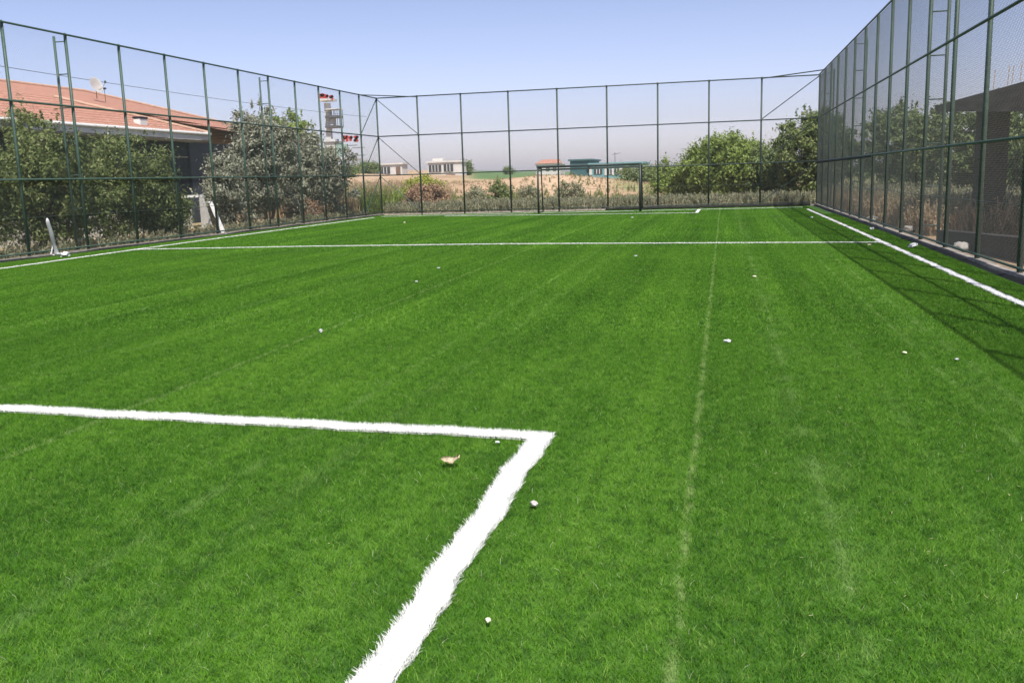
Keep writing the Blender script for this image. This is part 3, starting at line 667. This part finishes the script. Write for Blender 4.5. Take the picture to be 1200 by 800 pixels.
tbox('platform', 379, 186.5, 421, 188.6, -.9, .9, m_rust); tbox('platform', 378, 166, 404, 167, -.7, .7, m_dkm)
tbox('sign_panel', 395.5, 167.2, 402, 184, -.5, -.2, m_grn); tbox('sign_panel', 403, 169, 408.5, 178, -.5, -.2, m_grn); tbox('sign_panel', 402.5, 183, 408, 186.3, -.5, -.2, m_wt)
for (x0, x1, yy_) in ((404, 418, 170), (414, 427, 172.5), (402, 417, 180.2), (416, 427, 181.5), (378, 384, 175), (378.5, 384, 180)): tbox('bracket_arm', x0, yy_, x1, yy_+1.1, -.3, .3, m_dkm)
def zig(px, py, w, h, k):                 # angular red letter-like strokes, unreadable at this distance
    bm = bmesh.new()
    shapes = [[(0, 0), (.05, 1), (.5, .35), (.95, 1), (1, 0)], [(0, 1), (.5, .5), (1, 1), (.5, .5), (.5, 0)], [(0, 1), (.5, .5), (0, 0), (.5, .5), (1, 1), (.5, .5), (1, 0)]][k % 3]
    P = [tp_(px+w*x, py-h*y, -.6) for x, y in shapes]
    for a, b in zip(P, P[1:]):
        d = (b-a).normalized(); n = Vector((-d.z, 0, d.x))*.13; prism(bm, [a+n, b+n, b-n, a-n], (0, .12, 0))
    return tl('letter', bm, m_red)
for i, (px, py, w, h) in enumerate(((375.5, 115.5, 3.6, 5.5), (380.5, 116, 3.6, 4.5), (386, 116.5, 3.8, 4.2), (402, 166, 4.6, 7), (408.7, 165.5, 3.6, 5.5), (415, 166, 4, 6.5))): zig(px, py, w, h, i)
bm = bmesh.new(); p, q = tp_(386, 190), tp_(389, 214); cyl(bm, (p.x+.2, TY-.3, p.z), (q.x+.5, TY-.6, tb.z), .08, n=6); tl('strut', bm, m_wt)

# ------------------------------------------------------------------ far buildings
m_glass = mat('dark_window_glass', (.05, .055, .06), .25, var=.3, scale=3, spec=.5); m_teal = mat('teal_wall', (.15, .30, .31), .7, var=.15, scale=1)
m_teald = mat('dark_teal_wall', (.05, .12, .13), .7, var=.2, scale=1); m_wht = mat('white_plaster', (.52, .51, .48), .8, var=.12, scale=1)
m_brn = mat('brown_shutter', (.18, .12, .09), .7, var=.3, scale=2)
def bld(name, label, px0, px1, ytop, ybot, Yd, depth, m, wins, roofm=None, wm_=None, cat='building'):
    a = at(px0, ytop, Yd); b = at(px1, ytop, Yd); base = float(gz((a.x+b.x)/2, Yd))-.5; top = (a.z+b.z)/2
    z0 = at((px0+px1)/2, ybot, Yd).z
    o = empty(name, (a.x, Yd, 0), label, cat); w = b.x-a.x; k = w/(px1-px0)
    bm = bmesh.new(); box(bm, (0, 0, min(base, z0)), (w, depth, top)); link('wall', bm, m, o)
    bm = bmesh.new(); box(bm, (-.25, -.25, top+.003), (w+.25, depth+.25, top+.3)); link('roof', bm, roofm or m, o)
    for (x0, y0, x1, y1, mm) in wins:
        za, zb = top-(y0-ytop)*k, top-(y1-ytop)*k
        bm = bmesh.new(); box(bm, ((x0-px0)*k, -.12, zb), ((x1-px0)*k, -.004, za)); wi = link('window' if mm in (m_glass, m_brn) else 'column', bm, mm, o)
        if mm is m_glass:
            bm = bmesh.new(); n = max(1, int((x1-x0)/4))
            for q in range(1, n+1): xx = (x0-px0+(x1-x0)*q/(n+1))*k; box(bm, (xx-.06, -.16, zb), (xx+.06, -.123, za))
            link('frame', bm, m_wht, wi)
    return o, top, w, k
BY = 160
bld('low_building', 'left of two low white buildings, with long dark windows on the earth bank', 427, 471, 193.5, 206, BY, 3, m_wht, [(429, 196, 444, 203, m_glass), (446, 196, 457, 203, m_glass), (464, 196, 469, 204, m_brn)])
o, top, w, k = bld('low_building', 'right of two low white buildings, with two dark windows and an arch below', 501, 541, 190.5, 206, BY, 3, m_wht, [(502.5, 193, 517, 200.5, m_glass), (520, 192.5, 531, 200.5, m_glass), (522, 203.5, 533, 206.5, m_brn)])
bm = bmesh.new(); box(bm, (w*.1, 1, top+.303), (w*.4, 2.6, top+.8)); link('parapet', bm, m_cream, o)
o, top, w, k = bld('small_house', 'small distant white house with reddish roof behind the goal left post', 628, 656, 193, 201, 260, 9, m_wht, [(631, 196, 635, 200, m_glass), (640, 195.5, 644, 200, m_glass), (648, 195.5, 652, 200, m_glass)], m_wht, cat='house')
bm = bmesh.new(); prism(bm, [(-.4, -.4, top+.303), (w+.4, -.4, top+.303), (w-1., 4, top+1.5), (1.2, 4, top+1.5)], (0, 2, 0)); link('roof', bm, m_tile, o)
o, top, w, k = bld('teal_building', 'long teal building with white columns beyond the goal', 691, 752, 192.5, 210, 150, 14, m_teal,
    [(690.5, 197, 693.5, 204, m_wht), (708.5, 197, 711, 205, m_wht), (717, 196, 719.5, 205, m_wht), (726, 196, 729, 205, m_wht), (736, 196, 738.5, 205, m_wht), (743, 196, 746, 205, m_wht),
     (696, 197.5, 706, 203, m_glass), (713, 198, 716.5, 204, m_glass), (720.5, 197.5, 725.5, 204, m_glass), (730, 197, 735.5, 204, m_brn), (739.5, 197.5, 742.5, 204, m_glass)], m_teal)
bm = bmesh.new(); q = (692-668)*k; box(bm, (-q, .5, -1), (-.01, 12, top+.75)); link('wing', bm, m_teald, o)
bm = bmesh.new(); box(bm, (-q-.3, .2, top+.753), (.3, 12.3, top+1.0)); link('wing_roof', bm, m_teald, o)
bm = bmesh.new(); tube(bm, [(w*.45, 3, top+.2), (w*.45, 3, top+1.9)], .05, 5); tube(bm, [(w*.45-.4, 3, top+1.6), (w*.45+.9, 3, top+1.8)], .04, 5); link('antenna', bm, m_dkm, o)

# ------------------------------------------------------------------ concrete canopy on the right
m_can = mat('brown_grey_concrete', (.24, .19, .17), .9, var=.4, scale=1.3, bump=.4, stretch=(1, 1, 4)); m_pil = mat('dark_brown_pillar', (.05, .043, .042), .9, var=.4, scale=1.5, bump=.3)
CY = 24.0
can = empty('concrete_canopy', (10, CY, 0), 'unfinished brown concrete canopy on a thick pillar outside the right fence', 'canopy')
T0 = at(1096, 124, 27.5); T1 = at(1290, 71, 20.0); B0 = at(1096, 131, 27.5); B1 = at(1290, 131, 20.0)
c0 = Vector((10, CY, 0))
bm = bmesh.new()
zt = (T0.z+T1.z)/2
P = [T0, T1, B1, B0]
prism(bm, [p-c0 for p in P], (3.2, 1.2, 0)); link('slab', bm, m_can, can)
pa, pb = at(1151, 127, 25.6), at(1186, 128, 24.9)
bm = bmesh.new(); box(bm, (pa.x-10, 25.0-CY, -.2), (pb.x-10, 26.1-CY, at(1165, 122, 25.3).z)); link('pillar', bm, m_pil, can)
for px, py in ((1164, 108), (1181, 103), (1186, 103), (1196, 98)):
    bm = bmesh.new(); Yd = 24.9; p = at(px, py, Yd); tube(bm, [(p.x-10+.1, Yd-CY+.4, p.z-.2), (p.x-10+.1, Yd-CY+.4, p.z+.15), (p.x-10+.12, Yd-CY+.4, p.z+.55)], .009, 5); link('rebar', bm, m_rust, can)
# low dark wall
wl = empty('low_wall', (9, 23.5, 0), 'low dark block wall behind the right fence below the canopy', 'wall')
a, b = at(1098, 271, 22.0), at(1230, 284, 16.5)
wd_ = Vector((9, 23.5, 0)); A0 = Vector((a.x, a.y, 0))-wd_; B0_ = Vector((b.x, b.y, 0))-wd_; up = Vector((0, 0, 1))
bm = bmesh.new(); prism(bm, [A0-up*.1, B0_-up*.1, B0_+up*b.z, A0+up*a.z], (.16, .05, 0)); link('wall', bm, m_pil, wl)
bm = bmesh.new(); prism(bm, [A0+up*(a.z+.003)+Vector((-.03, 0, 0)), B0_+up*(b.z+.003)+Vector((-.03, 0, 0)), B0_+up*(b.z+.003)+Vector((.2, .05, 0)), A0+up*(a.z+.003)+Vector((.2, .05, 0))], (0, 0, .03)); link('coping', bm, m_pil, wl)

# ------------------------------------------------------------------ litter and stones
m_stone = mat('pale_stone', (.5, .47, .43), .9, var=.3, scale=40, bump=.4); m_paper = mat('white_plastic', (.55, .56, .57), .45, var=.1, scale=30)
m_leaf = mat('dry_leaf', (.78, .68, .48), .8, var=.25, scale=60); m_redp = mat('red_plastic', (.55, .04, .03), .5, var=.2, scale=20); m_pla = mat('cream_fleck', (.7, .66, .5), .8, var=.2, scale=40)
def blob(name, label, cat, loc, s, m, seed=0, crumple=.35, group=None, sub=3):
    bm = bmesh.new(); bmesh.ops.create_icosphere(bm, subdivisions=sub, radius=1); r = random.Random(seed)
    f = [(Vector((r.uniform(-1, 1), r.uniform(-1, 1), r.uniform(-1, 1)))*r.uniform(2.5, 8), r.uniform(0, 6)) for _ in range(9)]
    for v in bm.verts:
        k = 1+crumple*sum(math.sin(v.co.dot(a)+b) for a, b in f)/3.2; v.co = Vector((v.co.x*s[0], v.co.y*s[1], v.co.z*s[2]))*k
    o = link(name, bm, m, None, crumple < .3); o.location = (loc[0], loc[1], s[2]*.45); o.rotation_euler.z = r.uniform(0, 6)
    return tag(o, label, cat, group)
p = gr(527, 543)                          # curled dry leaf
bm = bmesh.new(); n = 9; grid = []
for i in range(n):
    u = i/(n-1)*2-1; row = []
    for j in range(5):
        v = j/4*2-1; wdt = .027*(1-abs(u)**2.2)*(1+.25*math.sin(u*9)); row.append(bm.verts.new((u*.05, v*wdt, .008+.022*u*u*(1 if u > 0 else .8)+.012*v*v+.006*math.sin(u*5+v*3))))
    grid.append(row)
for i in range(n-1):
    for j in range(4): bm.faces.new((grid[i][j], grid[i+1][j], grid[i+1][j+1], grid[i][j+1]))
bmesh.ops.solidify(bm, geom=bm.faces[:], thickness=.0015)
o = link('dry_leaf', bm, m_leaf, None, True); o.scale = (1.2, 1.2, 1.2); o.location = (p.x, p.y, .004); o.rotation_euler = (math.radians(18), 0, .35); tag(o, 'curled pale tan leaf on the turf inside the near penalty corner', 'leaf')
def ob(px, py): q = gr(px, py); return (q.x, q.y)
blob('pebble', 'rounded grey pebble on the turf right of the white side line', 'pebble', ob(626, 591), (.026, .018, .014), m_stone, 3, .15)
blob('pebble', 'small cream pebble low in the photo right of the white side line', 'pebble', ob(572, 727), (.013, .01, .008), m_pla, 4, .2)
blob('paper_scrap', 'tiny white scrap just below the penalty corner line, above the tan leaf', 'scrap', ob(583, 518), (.014, .011, .006), m_paper, 5)
blob('paper_scrap', 'crumpled white scrap on open turf at the left, beyond the near line', 'scrap', ob(376, 388), (.026, .02, .018), m_paper, 6)
blob('paper_scrap', 'crumpled blue white scrap right of the central turf seam', 'scrap', ob(853, 400), (.03, .02, .016), m_paper, 7)
lit = [(884, 324, 'small white scrap right of seam, just beyond the blue white scrap'), (514, 314, 'white scrap left of centre, nearest below the mid line'), (745, 300, 'tiny pale scrap a little below the mid line, left of the seam'),
       (474, 261, 'white scrap on the far turf left of the goal'), (741, 255, 'white scrap between the goal and the mid line'), (951, 255, 'white scrap in the far end of the fence shadow'),
       (1019, 287, 'pale scrap in the fence shadow beside the mid line end'), (488, 330, 'faint scrap on the turf below mid line, left of centre'), (1121, 421, 'pale scrap beside the near edge of the fence shadow'), (1060, 413, 'bluish scrap left of the fence shadow')]
for i, (px, py, lb) in enumerate(lit):
    q = ob(px, py); s = .012+.0011*q[1]; blob('paper_scrap', lb, 'scrap', q, (s, s*.7, s*.35), m_paper if i % 3 else m_pla, 20+i)
q = (XR-.42, 20.6); blob('crumpled_bottle', 'crumpled clear white bottle lying at the foot of the right fence', 'bottle', q, (.12, .06, .05), m_paper, 41, .3)
q = (XR-.35, 26.5); blob('paper_scrap', 'crumpled white scrap against the kerb, further up the right fence', 'scrap', q, (.08, .05, .04), m_paper, 42, .35)
for i, (dx, yy, s, lb) in enumerate(((.35, 19.9, .16, 'pale rubble block at the foot of the right fence by the ladder frame'), (.5, 26.0, .13, 'pale rubble lump outside the right fence further up'), (.4, 31.5, .14, 'whitish rubble lump outside right fence near the second ladder frame'))):
    blob('rubble', lb, 'rubble', (XR+dx, yy), (s, s*1.3, s*.6), m_stone, 50+i, .2)
q = at(1150, 292, 19.6); blob('red_bag', 'red plastic bag outside the right fence before the dark wall', 'bag', (q.x+.1, 19.6), (.09, .08, .08), m_redp, 60, .4)
# white roll leaning on the left fence with a pale bag
tp = at(55, 256, 21.0); bt = gr(67, 299)
ro = empty('plastic_roll', (bt.x, bt.y, 0), 'white plastic roll leaning on the left fence', 'roll')
d = Vector((tp.x-bt.x, tp.y-bt.y, tp.z)); bm = bmesh.new(); pts = [d*(i/12)+Vector((.006*math.sin(i*1.1), 0, 0)) for i in range(13)]
tube(bm, pts, [.085, .055, .045, .04, .044, .05, .053, .053, .052, .052, .05, .048, .02], 9); link('roll', bm, m_paper, ro, True)
bm = bmesh.new(); tube(bm, [(.0, -.05, .0), (-.12, -.1, .02), (-.05, -.03, .3)], [.02, .035, .01], 6); link('torn_end', bm, m_paper, ro)
b2 = gr(76, 300); blob('plastic_bag', 'pale crumpled plastic bag at the foot of the white roll', 'bag', (b2.x, b2.y), (.13, .1, .08), m_paper, 61, .45)
# straw clippings on the turf
n = 560; cx = np.concatenate([U(.3, 3.4, n//2), U(-12, 3, n-n//2)]); cyv = np.concatenate([U(3.2, 14, n//2), U(2.5, 20, n-n//2)]); a = U(0, np.pi, n); l = U(.004, .016, n); w = U(.0008, .002, n)
c = np.stack([cx, cyv, U(.0, .004, n)], -1); d = np.stack([np.cos(a), np.sin(a), rng.normal(size=n)*.12], -1)*l[:, None]; e = np.stack([-np.sin(a), np.cos(a), 0*a], -1)*w[:, None]
V = np.stack([c-d-e, c+d-e, c+d+e, c-d+e], 1); tag(link('straw_clippings', np_mesh('straw_clippings', V.reshape(-1, 3), np.arange(n*4).reshape(-1, 4)), mat('straw_bits', (.42, .40, .22), .8, var=.5, scale=3)), 'scattered pale straw clippings lying on the turf', 'clippings', kind='stuff')

# ------------------------------------------------------------------ light
EL = math.radians(55.6); hd = Vector((.466, -.885, 0)).normalized()
tosun = Vector((hd.x*math.cos(EL), hd.y*math.cos(EL), math.sin(EL)))
sun = bpy.data.lights.new('sun', 'SUN'); sun.energy = 5.0; sun.angle = math.radians(.53); sun.color = (1, .96, .89)
so = bpy.data.objects.new('sun', sun); COL.objects.link(so); so.rotation_euler = tosun.to_track_quat('Z', 'Y').to_euler()
W = bpy.data.worlds.new('World'); SC.world = W; W.use_nodes = True; nt = W.node_tree
sky = nt.nodes.new('ShaderNodeTexSky'); sky.sky_type = 'NISHITA'; sky.sun_disc = False; sky.sun_elevation = EL; sky.sun_rotation = math.atan2(hd.x, hd.y)
sky.air_density = 1.0; sky.dust_density = 3.5; sky.ozone_density = 2.5; sky.altitude = 900
bg = nt.nodes['Background']; bg.inputs[1].default_value = .102; tn = nt.nodes.new('ShaderNodeMix'); tn.data_type = 'RGBA'; tn.blend_type = 'MULTIPLY'; tn.inputs[0].default_value = 1; tg = nt.nodes.new('ShaderNodeTexCoord'); tz = nt.nodes.new('ShaderNodeSeparateXYZ'); tr = nt.nodes.new('ShaderNodeValToRGB'); nt.links.new(tg.outputs['Generated'], tz.inputs[0]); nt.links.new(tz.outputs[2], tr.inputs[0])
te = tr.color_ramp.elements; te.new(.1); te.new(.22)
for e_, (p_, c_2) in zip(te, ((0, (1.95, 1.70, 1.95)), (.06, (1.52, 1.27, 1.42)), (.2, (1.27, 1.07, 1.14)), (.6, (1.06, .95, 1.02)))): e_.position = p_; e_.color = (*c_2, 1)
nt.links.new(tr.outputs[0], tn.inputs[7])
nt.links.new(sky.outputs[0], tn.inputs[6]); nt.links.new(tn.outputs[2], bg.inputs[0])
m_haze = bpy.data.materials.new('haze_air'); m_haze.use_nodes = True; hn = m_haze.node_tree; hn.nodes.remove(hn.nodes['Principled BSDF'])
pv = hn.nodes.new('ShaderNodeVolumePrincipled'); pv.inputs['Color'].default_value = (.98, .96, .98, 1); pv.inputs['Density'].default_value = .0003; pv.inputs['Anisotropy'].default_value = .2
hn.links.new(pv.outputs[0], hn.nodes['Material Output'].inputs['Volume'])
bm = bmesh.new(); box(bm, (-1600, -100, float(Z.min())-1.), (1600, 1300, float(Z.max())+1.)); tag(link('haze', bm, m_haze), 'thin pale summer haze over the fields', kind='stuff')
vs = SC.view_settings; vs.view_transform = 'Standard'; vs.look = 'None'; vs.exposure = 0.48; vs.gamma = 1
SC.render.engine = 'CYCLES'; SC.cycles.max_bounces = 6; SC.cycles.transparent_max_bounces = 8
